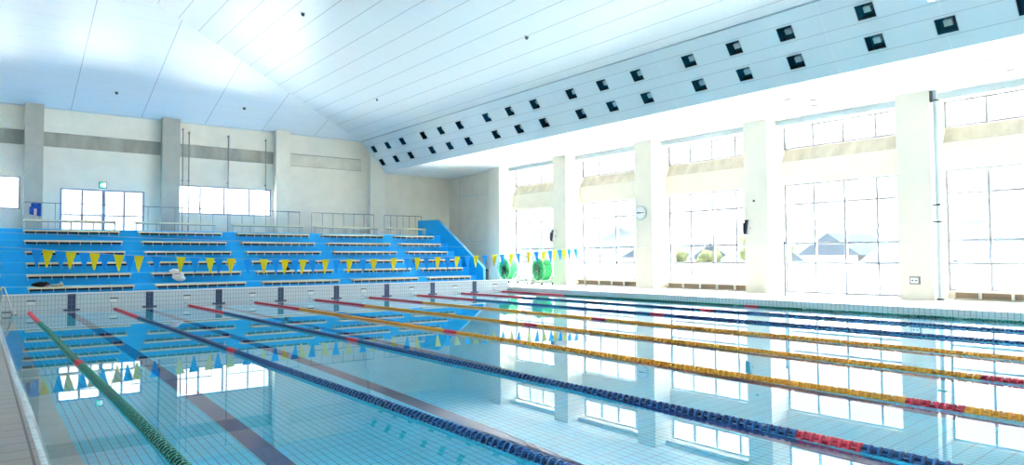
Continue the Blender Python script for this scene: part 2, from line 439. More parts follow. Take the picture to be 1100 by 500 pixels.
# remaining enclosing walls
b = MB()
LO = [(y-5.6, y, 2.6, 6.8) for y in (-31.2, -37.5)]
ysl = sorted(set([YB, YE+.3]+[v for h in LO for v in h[:2]])); zsl = [0, 2.6, 6.8, LZ+.2]
for i in range(len(ysl)-1):
    for j in range(3):
        cy_, cz_ = (ysl[i]+ysl[i+1])/2, (zsl[j]+zsl[j+1])/2
        if any(h[0] < cy_ < h[1] and h[2] < cz_ < h[3] for h in LO): continue
        b.box(XL-.3, XL, ysl[i], ysl[i+1], zsl[j], zsl[j+1])
struct('wall_left', b, 'wallr')
for k, (y0, y1, z0, z1) in enumerate(LO):
    f = MB()
    for j in range(5): y = y0+.03+(y1-y0-.06)*j/4; f.box(XL-.19, XL-.11, y-.03, y+.03, z0, z1)
    for z in (z0+.03, 4.6, z1-.03): f.box(XL-.18, XL-.12, y0, y1, z-.03, z+.03)
    o = struct('window_%d' % (30+k), f, 'frame')
    p = MB(); p.box(XL-.156, XL-.144, y0, y1, z0, z1); part('pane', p, 'glass', o)
b = MB(); b.box(XL-.3, 27.2, YB-.3, YB, 0, HZ+.3); struct('wall_back', b, 'wallr')

# ------------------------------------------------------------------ structure: window wall
b = MB(); b.box(25.85, 26.9, COLY[0]+.56, YE+.3, 0, CZ+.1); struct('wall_right', b, 'wall')
b = MB(); b.box(25.83, 25.851, 8.6, 12.9, 2.9, 2.93); b.box(25.83, 25.851, 12.0, 12.03, DZ, CZ); b.box(25.83, 25.851, 8.6, 12.0, 6.1, 6.14)
struct('trim_7', b, 'fascia')
for y in COLY:
    b = MB(); b.box(25.0, 26.75, y-.565, y+.565, DZ-.01, CZ+.02); struct('column', b, 'column')
win = 3
for k in range(8):
    y1, y0 = COLY[k]-.565, COLY[k+1]+.565
    doorbay = (k == 3)
    sill = DZ if doorbay else .5
    sp = MB(); sp.prism([(26.17, 4.88), (26.17, 5.86), (26.48, 6.44), (26.75, 6.44), (26.75, 4.88)], 1, y0, y1, 0)
    sp.prism([(26.163, 5.86), (26.475, 6.443), (26.48, 6.44), (26.17, 5.855)], 1, y0, y1, 1)
    struct('beam', sp, ['wallr', 'concrete_pale'])
    li = MB(); li.box(25.8, 26.75, y0, y1, 7.38, CZ+.02, 1); li.box(25.79, 25.80, y0, y1, 7.375, CZ, 0)
    struct('trim_%d' % (8+k), li, ['fascia', 'wallr'])
    if not doorbay:
        b = MB(); b.box(26.33, 26.75, y0, y1, DZ-.01, sill); struct('wall_sill', b, 'wallr')
    bars = [y1-.05-1.28*j for j in range(1, 5) if y1-.05-1.28*j > y0+.15]
    # clerestory
    f = MB()
    for y in [y1-.04, y0+.04]+bars: f.box(26.34, 26.46, y-.04, y+.04, 6.42, 7.38)
    f.box(26.36, 26.44, y0, y1, 7.32, 7.38); f.box(26.36, 26.44, y0, y1, 6.42, 6.48)
    o = struct('window_%d' % win, f, 'frame'); win += 1
    p = MB(); p.box(26.394, 26.406, y0, y1, 6.44, 7.37); part('pane', p, 'glass', o)
    # main window
    f = MB()
    for y in [y1-.035, y0+.035]+bars: f.box(26.34, 26.46, y-.035, y+.035, sill, 4.88)
    for z in (4.85, 4.0, 2.3, 1.47, sill+.03): f.box(26.35, 26.45, y0, y1, z-.042, z+.042)
    o = struct('window_%d' % win, f, 'frame'); win += 1
    p = MB(); p.box(26.394, 26.406, y0, y1, 1.47, 4.86); part('pane', p, 'glass', o)
    p = MB(); p.box(26.392, 26.408, y0, y1, sill+.02, 1.46); part('frosted_panel', p, 'frosted', o)

# ------------------------------------------------------------------ outside the windows
b = MB(); b.box(-80, 260, -160, 200, -2.2, -2.0); struct('ground', b, 'ground')
b = MB()
for i in range(24):
    a0, a1 = i/24, (i+1)/24
    f_ = lambda a: 9+5*math.sin(a*7+.6)+3*math.sin(a*17)+1.2*math.sin(a*41)
    ya, yb = -60+240*a0, -60+240*a1
    b.quad((130, ya, -2), (130, yb, -2), (170, yb, f_(a1)), (170, ya, f_(a0)))
    b.quad((170, ya, f_(a0)), (170, yb, f_(a1)), (230, yb, -2), (230, ya, -2))
struct('hill', b, 'hillgreen')
def house(x, y, w_, d, h, rh, label, ridge=1):
    t = thing('house', label, 'house', (x, y, -2.0), 'houses beyond the windows')
    q = MB(); q.box(x-d/2, x+d/2, y-w_/2, y+w_/2, -2, -2+h); part('wall', q, 'housewall', t)
    q = MB(); e = .5
    if ridge == 1: q.prism([(x-d/2-e, -2+h), (x+d/2+e, -2+h), (x, -2+h+rh)], 1, y-w_/2-e, y+w_/2+e)
    else: q.prism([(y-w_/2-e, -2+h), (y+w_/2+e, -2+h), (y, -2+h+rh)], 0, x-d/2-e, x+d/2+e)
    part('roof', q, 'roofblue', t)
    for s in (-1, 1):
        q = MB(); q.box(x-d/2-.04, x-d/2, y+s*w_/4-.7, y+s*w_/4+.7, -2+h*.45, -2+h*.8); part('window', q, 'frame', t)
house(60, 29.5, 9, 7, 3.7, 1.6, 'pale house with blue roof behind the flag pole window')
house(62, 20, 5.5, 7, 3.4, 1.8, 'blue roofed house seen through the window beside the clock')
house(64, 12, 5, 6, 3.2, 1.4, 'small blue roofed house behind the shrubs by the clock window')
house(60, .6, 4.6, 7, 3.8, 1.9, 'gable fronted house outside the tall glazed door bay', 0)
house(58, -5.2, 4, 6, 3.2, 1.4, 'house outside beside the outlet box column')
house(56, -15, 9, 7, 3.4, 1.8, 'long blue roofed house outside past the downpipe')
def tree(x, y, h, r, seed, label, flat=False):
    t = thing('shrub' if flat else 'tree', label, 'shrub' if flat else 'tree', (x, y, -2.0), 'greenery beyond the windows')
    q = MB(); q.tube([(x, y, -2), (x+.1, y, -2+h*.5), (x, y+.1, -2+h*.8)], [.14, .11, .05]); part('trunk', q, 'bark', t)
    q = MB(); rd = random.Random(seed)
    for j in range(9):
        q.blob((x+rd.uniform(-r, r)*.6, y+rd.uniform(-r, r)*.7, -2+h*(.55+.4*rd.random())), (r*.55, r*.55, r*.5), seed*31+j, .35)
    part('crown', q, 'leaf', t)
tree(50, 2.7, 5.6, 1.6, 1, 'round leafy tree outside the door bay, next to the false start pole')
tree(52, 13.6, 4.6, 1.3, 2, 'low bush outside the clock window, on its middle pane', True)
tree(52, 9.6, 4.2, 1.1, 3, 'low bush outside the clock window, nearer the column', True)

# ------------------------------------------------------------------ blue grandstand
TR, RI, Y0R = .84, .50, 5.22
ST = thing('grandstand', 'bright blue tiered spectator stand rising behind the pool end wall', 'grandstand', (6.8, 5.2, DZ))
SX0, SX1 = XL+.02, 22.59
b = MB(); b.box(SX0, SX1, 4.605, Y0R, DZ-.15, DZ+.015); part('tier', b, 'blue', ST)
for n in range(1, 7):
    ya = Y0R+TR*(n-1); zt = DZ+RI*n if n < 6 else 3.25
    yb = ya+TR if n < 6 else YE
    b = MB(); b.box(SX0, SX1, ya, yb-.001, DZ+.01, zt); b.box(SX0, SX1, ya-.004, ya+.05, zt-.022, zt+.004, 1); part('tier', b, ['blue', 'stepedge'], ST)  # edge strip lightened to set tread off from riser
b = MB(); b.prism([(4.6, DZ), (4.6, 1.12), (4.85, 1.32), (9.77, 4.27), (12.33, 4.33), (12.33, DZ)], 0, SX1, SX1+.16); part('side_wall', b, 'blue', ST)
b = MB()
b.prism([(4.58, 1.12), (4.58, 1.15), (4.84, 1.36), (9.76, 4.31), (12.35, 4.37), (12.35, 4.33), (9.77, 4.27), (4.85, 1.32), (4.6, 1.12)], 0, SX1-.01, SX1+.17)
b.box(SX1-.01, SX1+.17, 4.57, 4.6, DZ, 1.13)
part('wall_cap', b, 'lightblue', ST, 'pale edge of the side wall')

# benches: one kind on the tiers, one on the platform
def bench_meshes(w_, tall):
    s = MB()
    if tall: s.box(0, w_, -.17, .17, -.085, 0)
    else:
        s.box(0, w_, -.20, -.075, -.08, 0); s.box(0, w_, -.065, .065, -.055, 0); s.box(0, w_, .075, .20, -.055, 0)
    parts_ = [('seat', s.mesh('bench_seat', 'bench'), [(0, 0, 0)])]
    if not tall:
        k = MB(); k.box(.06, w_-.06, -.165, -.12, -.165, -.08); k.box(.06, w_-.06, .08, .12, -.155, -.055)  # dark strips stand in for the shade band under the seat
        parts_.append(('underseat_strip', k.mesh('bench_strip', 'benchshade'), [(0, 0, 0)]))
        g = MB(); g.box(-.013, .013, -.185, .225, -.10, -.055); g.box(-.013, .013, -.185, -.155, -.235, -.055)
        n = max(4, round(w_/.43))
    else:
        k = MB(); k.box(.02, w_-.02, -.16, -.12, -.13, -.085)
        parts_.append(('underseat_strip', k.mesh('bench_strip', 'polegrey'), [(0, 0, 0)]))
        g = MB(); g.box(-.02, .02, -.14, -.10, -.46, -.05); g.box(-.02, .02, .10, .14, -.46, -.05); g.box(-.02, .02, -.14, .14, -.09, -.05)
        n = max(3, round(w_/1.0))
    parts_.append(('leg' if tall else 'bracket', g.mesh('bench_leg', 'bracket'), [(.05+(w_-.1)*i/n, 0, 0) for i in range(n+1)]))
    return parts_
BL = [(-5.1, -.68), (.18, 4.02), (4.85, 8.78), (9.55, 13.54), (14.3, 18.27), (19.0, 21.85)]
ROWN = ['front', 'second', 'third', 'fourth', 'fifth', 'sixth']
BLN = ['sixth from', 'fifth from', 'fourth from', 'third from', 'second from', 'nearest']
cache = {}
def place_bench(bi, y, z, tall, label, group):
    x0, x1 = BL[bi] if not tall else TALL[bi]
    key = (round(x1-x0, 2), tall)
    if key not in cache: cache[key] = bench_meshes(x1-x0, tall)
    t = thing('platform_bench' if tall else 'tier_bench', label, 'bench', (x0, y, z), group)
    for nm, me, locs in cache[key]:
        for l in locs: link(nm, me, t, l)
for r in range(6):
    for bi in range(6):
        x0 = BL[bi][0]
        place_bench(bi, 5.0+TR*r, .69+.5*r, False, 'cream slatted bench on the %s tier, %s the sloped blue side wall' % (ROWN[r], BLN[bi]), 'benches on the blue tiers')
TALL = [(.22, 3.98), (4.83, 8.68), (9.53, 13.5), (14.2, 18.3), (19.0, 21.75)]
for bi in range(5):
    place_bench(bi, 10.04, 3.71, True, 'pale plank bench on top platform, %s the sloped blue side wall' % BLN[bi+1], 'benches on the top platform')
    x0, x1 = TALL[bi]; yr = 10.42; zt = 4.53
    t = thing('railing', 'thin steel railing behind the top bench %s the sloped blue side wall' % BLN[bi+1], 'railing', (x0, yr, 3.25), 'railings on the top platform')
    q = MB(); q.tube([(x0, yr, zt), (x1, yr, zt)], .022, 8); part('top_rail', q, 'rail', t)
    n = 6
    for i in range(n+1):
        x = x0+.02+(x1-x0-.04)*i/n
        q = MB(); q.tube([(x, yr, 3.25), (x, yr, zt)], .014, 6); part('post', q, 'rail', t)

# ------------------------------------------------------------------ lane ropes
def float_mb(mb, c, n=16, m=0):
    """one wave-breaking float: a flange disc, a small rear disc, a dark core and four vanes"""
    L = .043
    k0 = len(mb.m)
    mb.lathe([(-L, .034), (-L, .057), (-L+.003, .063), (-L+.019, .063), (-L+.022, .034)], 1, c, n, m)
    for f_ in list(range(k0, k0+n)) + list(range(k0+3*n, k0+4*n)): mb.m[f_] = m+1      # disc faces take the darkened cavity tone
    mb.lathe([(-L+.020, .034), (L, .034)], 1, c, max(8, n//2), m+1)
    for j in range(4):
        t = 2*PI*j/4+.4; a = Vector((math.cos(t), 0, math.sin(t))); p_ = Vector((-a.z, 0, a.x))*.006
        cc = Vector(c); v = []
        for yy in (-L+.018, L-.012):
            for rr, s in ((.030, -1), (.030, 1), (.057, 1), (.057, -1)): v.append(tuple(cc+a*rr+p_*s+Vector((0, yy, 0))))
        i = len(mb.v); mb.v += v
        for f_ in ((0, 4, 5, 1), (1, 5, 6, 2), (2, 6, 7, 3), (3, 7, 4, 0), (4, 7, 6, 5)):
            mb.f.append(tuple(i+k for k in f_)); mb.m.append(m); mb.sm.append(False)
FLOATM = {}
for cn in ('green', 'bluef', 'yellow', 'red'):
    q = MB(); float_mb(q, (0, 0, 0)); FLOATM[cn] = q.mesh('float_'+cn, [cn, cn+'_core'])
ROPES = ['green', 'bluef', 'bluef', 'yellow', 'yellow', 'yellow', 'bluef', 'bluef', 'green']
RLAB = ['green lane rope with red end section, closest to the ladder deck',
        'blue lane rope next to the green one by the ladder deck',
        'blue lane rope, third from ladder deck, beside the first yellow rope',
        'yellow lane rope nearest the ladder deck, beside a blue rope',
        'middle of the three yellow lane ropes in the pool',
        'yellow lane rope nearest the windows, beside a blue rope',
        'blue lane rope bordering the yellow ropes on the window side',
        'blue lane rope next to the green one by the windows',
        'green lane rope along the tiled pool side under the windows']
NCOL = {'green': 'green', 'bluef': 'blue', 'yellow': 'yellow'}
# how far along each rope the picture reaches (used to pick the floats that show largest)
NEAR = [-24.6, -24.2, -26.6, -26.9, -26.6, -26.4, -26.0, -25.8, -25.5]
PITCH = .09
for i in range(9):
    x = 2.5*i
    t = thing('lane_rope', RLAB[i], 'lane rope', (x, -16, 0), 'lane ropes across the pool')
    q = MB(); q.tube([(x, -.02, .10), (x, -.35, .03), (x, -.7, .008), (x, -34, .008)], .007, 6); part('cable', q, 'cord', t)
    q = MB(); q.tube([(x, -.0, .10), (x, -.06, .09)], .02, 8); q.tube([(x, -.35, .03), (x, -.6, .012)], .016, 8); part('tensioner', q, 'steel', t)
    fl = []
    y = -.72
    while y > -34:
        red = (y > -5.4) or (-15.45 < y < -14.92) or (-25.92 < y < -25.36)
        fl.append((y, 'red' if red else ROPES[i])); y -= PITCH
    vis = [f_ for f_ in fl if f_[0] > NEAR[i]]
    own = set(f_[0] for f_ in vis[-100:])
    rest = MB()
    for (y, cn) in fl:
        dx = .012*math.sin(y*.55+i*1.7)
        if y in own:
            o = link('float', FLOATM[cn], t, (dx, y+16, .008)); o.rotation_euler = (0, (y*37.7) % 1.0, 0)
            if cn == 'red': o['label'] = 'red float'
        else:
            float_mb(rest, (x+dx, y, .008), 10, 2 if cn == 'red' else 0)
    o = part('floats', rest, [ROPES[i], ROPES[i]+'_core', 'red', 'red_core'], t); o['kind'] = 'stuff'
    # anchor plate above the rope on the pool end wall
    a = thing('rope_anchor', 'small plate on the pool end wall above the %s lane rope counted from the ladder' % ORD[i], 'anchor plate', (x+.06, 0, .3), 'rope anchor plates')
    q = MB(); q.box(x-.06, x+.19, -.03, .0, .355, .395); part('bar', q, 'dark' if i == 6 else 'darkgrey', a)
    q = MB(); q.box(x-.04, x+.17, -.012, .0, .25, .355); q.box(x+.0, x+.09, -.016, -.012, .315, .335); part('plate', q, 'white', a)

# ------------------------------------------------------------------ flag line, false start line and their poles
def pole(x, y, zt, label, mt):
    t = thing('flag_pole', label, 'pole', (x, y, DZ), 'poles on the window side deck')
    q = MB(); q.tube([(x, y, DZ+.02), (x, y, zt)], .027, 10); part('pole', q, mt, t)
    q = MB(); q.lathe([(0, .09), (.015, .09), (.03, .05), (.12, .04)], 2, (x, y, DZ), 14); part('base', q, 'white', t)
    q = MB(); q.lathe([(0, .03), (.03, .045), (.07, .04), (.09, .01)], 2, (x, y, zt-.01), 12, smooth=True); part('cap', q, 'darkgrey', t)
pole(21.75, -5.1, 2.23, 'slim white pole ending the line of yellow and blue pennants', 'rail')
pole(21.75, -15.46, 2.22, 'slim dark grey pole in front of the glazed door bay', 'polegrey')
FL = [('b',-.08,2.11),('y',.18,2.08),('b',.49,2.05),('y',.75,2.03),('b',1.08,2.01),('y',1.35,1.99),('b',1.62,1.97),('y',1.99,1.94),('b',2.28,1.93),('y',2.53,1.91),('b',3.03,1.89),('y',3.74,1.87),('b',4.15,1.85),('y',4.62,1.83),('b',4.9,1.82),('y',5.29,1.81),('b',5.82,1.79),('y',6.37,1.78),('b',6.77,1.77),('y',7.11,1.76),('b',7.46,1.76),('y',7.76,1.75),('b',8.09,1.75),('y',8.6,1.75),('b',9.01,1.75),('y',9.54,1.75),('b',10.08,1.75),('y',10.53,1.76),('y',11.4,1.78),('b',11.95,1.79),('y',12.44,1.80),('b',12.85,1.81),('y',13.4,1.82),('b',13.86,1.83),('y',14.35,1.84),('b',14.85,1.85),('y',15.3,1.87),('b',15.74,1.89),('y',16.28,1.91),('b',16.69,1.93),('y',17.21,1.95),('b',17.6,1.98),('y',18.2,2.01),('b',18.64,2.03),('y',19.11,2.05),('b',19.47,2.08),('y',19.76,2.10),('b',20.05,2.12),('y',20.36,2.14),('b',20.66,2.16),('b',21.08,2.18)]
t = thing('pennant_line', 'sagging line of yellow and blue pennants across the pool before the stand', 'flag line', (10, -5.1, 2.1))
q = MB(); q.tube([(-3.2, -5.1, 2.33)]+[(x, -5.1, z) for _, x, z in FL]+[(21.75, -5.1, 2.22)], .005, 6); part('line', q, 'cord', t)
for c_, x, z in FL:
    q = MB(); a = .06 if c_ == 'y' else -.05
    y = -5.1
    s_ = random.uniform(-.03, .03)
    q.v += [(x-.14, y, z), (x+.14, y, z-.004), (x+.02+s_, y+a, z-.50), (x-.02+s_, y+a, z-.50),
            (x-.14, y+.004, z), (x+.14, y+.004, z-.004), (x+.02+s_, y+a+.004, z-.50), (x-.02+s_, y+a+.004, z-.50)]
    for f_ in ((0, 1, 2, 3), (7, 6, 5, 4), (0, 4, 5, 1), (1, 5, 6, 2), (2, 6, 7, 3), (3, 7, 4, 0)):
        q.f.append(f_); q.m.append(0); q.sm.append(False)
    part('pennant', q, 'flagy' if c_ == 'y' else 'flagb', t, 'yellow pennant' if c_ == 'y' else 'blue pennant')
q = MB(); q.tube([(-3.2, -15.46, 2.3)]+[(-3.2+24.95*k/12, -15.46, 2.3-.08*k/12-.22*math.sin(PI*k/12)) for k in range(1, 12)]+[(21.75, -15.46, 2.21)], .0028, 6)
solo('false_start_line', q, 'cord', 'thin bare cord stretched across the pool to the dark grey pole', 'cord', (10, -15.46, 2.1))

# ------------------------------------------------------------------ pool ladders
def ladder(name, rails, treads, label):
    t = thing(name, label, 'pool ladder', rails[0][0])
    for r in rails: q = MB(); q.tube(r, .022, 10); part('rail', q, 'steel', t)
    for a, b_ in treads:
        q = MB(); q.box(min(a[0], b_[0])-.05, max(a[0], b_[0])+.05, min(a[1], b_[1]), max(a[1], b_[1]), a[2]-.015, a[2]+.015); part('tread', q, 'rail', t)
def rail(y, xd, xw, top):
    return [(xd, y, DZ), (xd, y, top-.12), (xd+(xw-xd)*.06, y, top-.03), (xd+(xw-xd)*.2, y, top), (xd+(xw-xd)*.34, y, top-.06), (xd+(xw-xd)*.75, y, top-.62), (xw, y, .02), (xw, y, -.8)]
def a_rail(y):
    return [(-.79, y, -.75), (-.79, y, .80), (-.785, y, .88), (-.765, y, .92), (-.74, y, .925), (-.72, y, .90), (-.695, y, .82), (-.47, y, .02), (-.36, y, -.55)]
ladder('pool_ladder', [a_rail(-.9), a_rail(-1.4)],
       [((-.74, y0_, z), (-.50, y0_-.06, z)) for y0_ in (-.9, -1.34) for z in (.09,)] + [((-.48, -.9, z), (-.44, -1.4, z)) for z in (.02, -.25)], 'stainless pool ladder by the tiled deck, beside the pool end wall')
ladder('pool_ladder', [rail(-.12, 21.55, 20.80, 1.02), rail(-.62, 21.55, 20.80, 1.02)],
       [((20.8, -.12, z), (20.8, -.62, z)) for z in (.07, -.25, -.55)], 'stainless pool ladder below the green rope reels')

# ------------------------------------------------------------------ light recesses in the ceiling band
VYv = [y for y in VY if y > -25]
for row, tc in enumerate(TC):
    for k, y in enumerate(VYv):
        if row == 1 and y < -20.5: continue
        base = BP(tc, y, .2)
        t = thing('recessed_light', 'square dark light recess, %s of the ceiling band, %s from the stand' % (('lower row', 'upper row')[row], ORD[k]), 'light', base, 'square lights in the ceiling band')
        D = .36
        q = MB(); a0, a1, b0, b1 = tc-HT, tc+HT, y-HWY, y+HWY
        q.quad(BP(a0, b0), BP(a0, b1), BP(a0, b1, D), BP(a0, b0, D)); q.quad(BP(a1, b0), BP(a1, b0, D), BP(a1, b1, D), BP(a1, b1))
        q.quad(BP(a0, b0), BP(a0, b0, D), BP(a1, b0, D), BP(a1, b0)); q.quad(BP(a0, b1), BP(a1, b1), BP(a1, b1, D), BP(a0, b1, D))
        q.quad(BP(a0, b0, D), BP(a0, b1, D), BP(a1, b1, D), BP(a1, b0, D))
        part('housing', q, 'teal', t)
        q = MB(); e = .012
        for (u0, u1, v0, v1) in ((a0-e, a0, b0-.025, b1+.025), (a1, a1+e, b0-.025, b1+.025), (a0, a1, b0-.025, b0), (a0, a1, b1, b1+.025)):
            q.quad(BP(u0, v0, -.008), BP(u1, v0, -.008), BP(u1, v1, -.008), BP(u0, v1, -.008))
        part('rim', q, 'fascia', t)
        q = MB(); lt, ly, lh, lw, d0, d1 = tc-.005, y+.02, .036, .105, .20, .34
        P = [BP(lt-lh, ly-lw, d0), BP(lt-lh, ly+lw, d0), BP(lt+lh, ly+lw, d0), BP(lt+lh, ly-lw, d0), BP(lt-lh, ly-lw, d1), BP(lt-lh, ly+lw, d1), BP(lt+lh, ly+lw, d1), BP(lt+lh, ly-lw, d1)]
        q.v += P
        for f_ in ((0, 1, 2, 3), (7, 6, 5, 4), (0, 4, 5, 1), (1, 5, 6, 2), (2, 6, 7, 3), (3, 7, 4, 0)): q.f.append(f_); q.m.append(0); q.sm.append(False)
        part('lamp', q, 'lamp', t)

# ------------------------------------------------------------------ small ceiling fittings
def spot(x, y, z, label, r=.11):
    t = thing('ceiling_spot', label, 'ceiling fitting', (x, y, z), 'small ceiling fittings')
    q = MB(); q.lathe([(0, r), (-.03, r), (-.045, r*.75)], 2, (x, y, z+.02), 16); part('rim', q, 'polewhite', t)
    q = MB(); q.lathe([(0, r*.72), (-.05, r*.66), (-.10, r*.45)], 2, (x, y, z-.02), 14); part('lens', q, 'darkgrey', t)
mz = lambda x: EZ+.215*(VX1-x)
hz = lambda y: EZ+.3*(YE-y)
spot(15.3, -8.6, mz(15.3), 'small dark fitting on the long ceiling slope, nearest the windows')
spot(15.4, 4.3, mz(15.4), 'small pale fitting on the long ceiling slope, near the light band end', .07)
spot(8.85, -2.1, mz(8.85), 'small fitting high on the long ceiling slope near the crease', .1)
spot(4.05, 10.9, hz(10.9), 'small dark fitting on the end slope above the glazed doors')
spot(10.4, 10.85, hz(10.85), 'small dark fitting on the end slope above the end wall window')
for (x, y, lab) in ((22.28, -21.76, 'round fitting in the white ceiling, closest to the light band and camera'), (24.22, -21.82, 'round fitting in the white ceiling near the downpipe, nearest the camera'),
                    (22.29, -15.39, 'round fitting in the white ceiling before the speaker column, next to the band'), (23.15, -15.93, 'middle round fitting in the white ceiling before the speaker column'),
                    (24.1, -15.46, 'round fitting in the white ceiling above the door bay, nearest the windows')):
    t = thing('ceiling_disc', lab, 'ceiling fitting', (x, y, CZ), 'round fittings in the white ceiling')
    q = MB(); q.lathe([(0, .13), (-.025, .13), (-.03, .10)], 2, (x, y, CZ), 18); part('rim', q, 'rail', t)
    q = MB(); q.lathe([(0, .09), (-.015, .07)], 2, (x, y, CZ-.028), 14); part('lens', q, 'polewhite', t)

# ------------------------------------------------------------------ wall fittings
t = thing('wall_clock', 'round pale wall clock high on the column between two windows', 'clock', (24.97, -5.81, 4.0))
q = MB(); q.lathe([(.03, .37), (-.05, .37), (-.06, .33)], 0, (24.97, -5.81, 4.0), 32); part('rim', q, 'clockrim', t)
q = MB(); q.lathe([(0, .33), (-.006, .33)], 0, (24.91, -5.81, 4.0), 32); fc = part('face', q, 'clockface', t)
q = MB()
for k in range(12):
    a = 2*PI*k/12; q.tube([(24.90, -5.81+.26*math.sin(a), 4+.26*math.cos(a)), (24.90, -5.81+.31*math.sin(a), 4+.31*math.cos(a))], .008, 4)
part('hour_mark', q, 'darkgrey', fc)
q = MB(); q.box(24.885, 24.893, -6.10, -5.72, 3.985, 4.015); q.lathe([(0, .03), (-.012, .03)], 0, (24.897, -5.81, 4.0), 12); part('hand', q, 'dark', t)
q = MB(); q.box(24.88, 24.886, -5.82, -5.60, 3.975, 4.03); part('hand', q, 'dark', t)
def speaker(y, z, lab):
    t = thing('wall_speaker', lab, 'speaker', (25, y, z), 'column speakers')
    q = MB(); q.prism([(24.60, z-.30), (24.72, z-.33), (24.86, z+.30), (24.74, z+.33)], 1, y-.10, y+.10); part('cabinet', q, 'polewhite', t)
    q = MB(); q.prism([(24.585, z-.29), (24.60, z-.295), (24.74, z+.325), (24.725, z+.33)], 1, y-.09, y+.09); q.box(24.6, 24.8, y+.10, y+.105, z-.2, z+.2); part('grille', q, 'darkgrey', t)
    q = MB(); q.box(24.80, 25.0, y-.03, y+.03, z+.26, z+.31); q.box(24.80, 25.0, y-.03, y+.03, z-.05, z+.0); part('bracket', q, 'steel', t)
speaker(-11.98, 3.02, 'slim dark tilted speaker on the column beside the glazed door bay')
speaker(.66, 3.02, 'slim dark tilted speaker on the column beside the green rope reels')
t = thing('sensor', 'tiny dark sensor above the speaker on the door bay column', 'sensor', (25, -12.19, 4.17))
q = MB(); q.lathe([(0, .05), (-.04, .05), (-.06, .02)], 0, (25, -12.19, 4.17), 12); part('body', q, 'darkgrey', t)
q = MB(); q.lathe([(0, .012), (-.03, .012)], 0, (24.945, -12.19, 4.17), 8); part('lens', q, 'dark', t)
t = thing('outlet_box', 'small framed square box low on the broad column by the downpipe', 'outlet box', (25, -18.57, .88))
q = MB(); q.box(24.94, 25, -18.74, -18.40, .74, 1.02); part('frame', q, 'rail', t)
q = MB(); q.box(24.93, 24.94, -18.69, -18.43, .78, .98); part('panel', q, 'white', t)
for s in (-.06, .06):
    q = MB(); q.box(24.922, 24.93, -18.56+s-.03, -18.56+s+.03, .86, .90); part('socket', q, 'darkgrey', t)
t = thing('downpipe', 'tall pale grey downpipe beside the broad column', 'pipe', (25.2, -19.30, DZ))
q = MB(); q.tube([(25.18, -19.30, DZ), (25.18, -19.30, CZ)], .075, 14); part('pipe', q, 'fascia', t)
for z in (7.25, 3.55, 2.95):
    q = MB(); q.box(25.08, 25.28, -19.41, -19.165, z-.025, z+.025); part('clamp', q, 'darkgrey', t)
q = MB(); q.tube([(25.18, -19.38, 2.95), (25.14, -19.58, 2.96)], .012, 6); part('hook', q, 'darkgrey', t)
q = MB(); q.lathe([(0, .11), (.05, .11), (.06, .08)], 2, (25.18, -19.30, DZ), 14); part('collar', q, 'darkgrey', t)
q = MB(); q.box(25.05, 25.16, -19.24, -19.165, 7.2, 7.6); part('junction_box', q, 'darkgrey', t)

def heater(y0, y1, lab, posts):
    t = thing('radiator_cover', lab, 'radiator cover', (26.0, (y0+y1)/2, DZ), 'low radiator covers under the windows')
    q = MB(); q.box(25.78, 26.33, y0, y1, .46, .52); part('top', q, 'wallr', t)
    q = MB(); q.box(25.95, 26.33, y0, y1, DZ, .46); part('grille', q, 'brown', t)
    q = MB(); q.box(25.80, 25.95, y0, y1, DZ, .25); part('base', q, 'concrete_pale', t)
    for y in posts:
        q = MB(); q.box(25.79, 25.86, y-.04, y+.04, .25, .46); part('post', q, 'white', t)
heater(-4.9, .0, 'low brown radiator cover under the window between pennant pole and clock', (-.86, -1.94, -2.9, -3.8))
heater(-11.4, -6.7, 'low brown radiator cover under the window between clock and dark speaker', (-7.7, -8.7, -9.65, -10.6))
heater(-24.2, -19.5, 'low brown radiator cover beyond the downpipe', (-20.3, -21.25, -22.2, -23.2))

t = thing('exit_sign', 'small green exit sign above the glazed double doors', 'exit sign', (3.8, YE, 5.8))
q = MB(); q.box(3.62, 3.98, YE-.10, YE-.0, 5.62, 5.98); part('housing', q, 'darkgrey', t)
q = MB(); q.box(3.645, 3.955, YE-.106, YE-.10, 5.645, 5.955); fc = part('panel', q, 'signgreen', t)
q = MB()
yy = YE-.108
q.box(3.82, 3.94, yy, yy+.002, 5.68, 5.92)
part('doorway_symbol', q, 'signwhite', fc)
q = MB(); q.lathe([(0, .022), (.002, .022)], 1, (3.765, yy, 5.885), 12)
for pts in ([(3.765, 5.86), (3.74, 5.79)], [(3.74, 5.79), (3.79, 5.74), (3.78, 5.68)], [(3.74, 5.79), (3.71, 5.73), (3.665, 5.73)], [(3.76, 5.845), (3.81, 5.81), (3.835, 5.84)], [(3.76, 5.845), (3.71, 5.835), (3.69, 5.80)]):
    q.tube([(x, yy, z) for x, z in pts], .013, 5)
part('running_figure', q, 'signwhite', fc)

for x, zt, zb, r, lab in ((7.72, 9.3, 3.25, .03, 'thin grey conduit against the second end wall column'), (8.05, 9.15, 3.25, .028, 'thin grey pole at the edge of the end wall window, next to the conduit'),
                      (10.22, 9.15, 3.25, .035, 'thin grey pole across the middle of the end wall window'), (12.42, 9.15, 4.42, .028, 'thin grey pole near the third end wall column')):
    t = thing('wall_pole', lab, 'pole', (x, 13.25, zb), 'thin poles in front of the end wall')
    q = MB(); q.tube([(x, 13.25, zb), (x, 13.25, zt)], r, 8); part('tube', q, 'polegrey', t)
    for z in (zt-.08, 6.3):
        q = MB(); q.box(x-.05, x+.05, 13.23, YE, z-.03, z+.03); part('wall_bracket', q, 'polegrey', t)

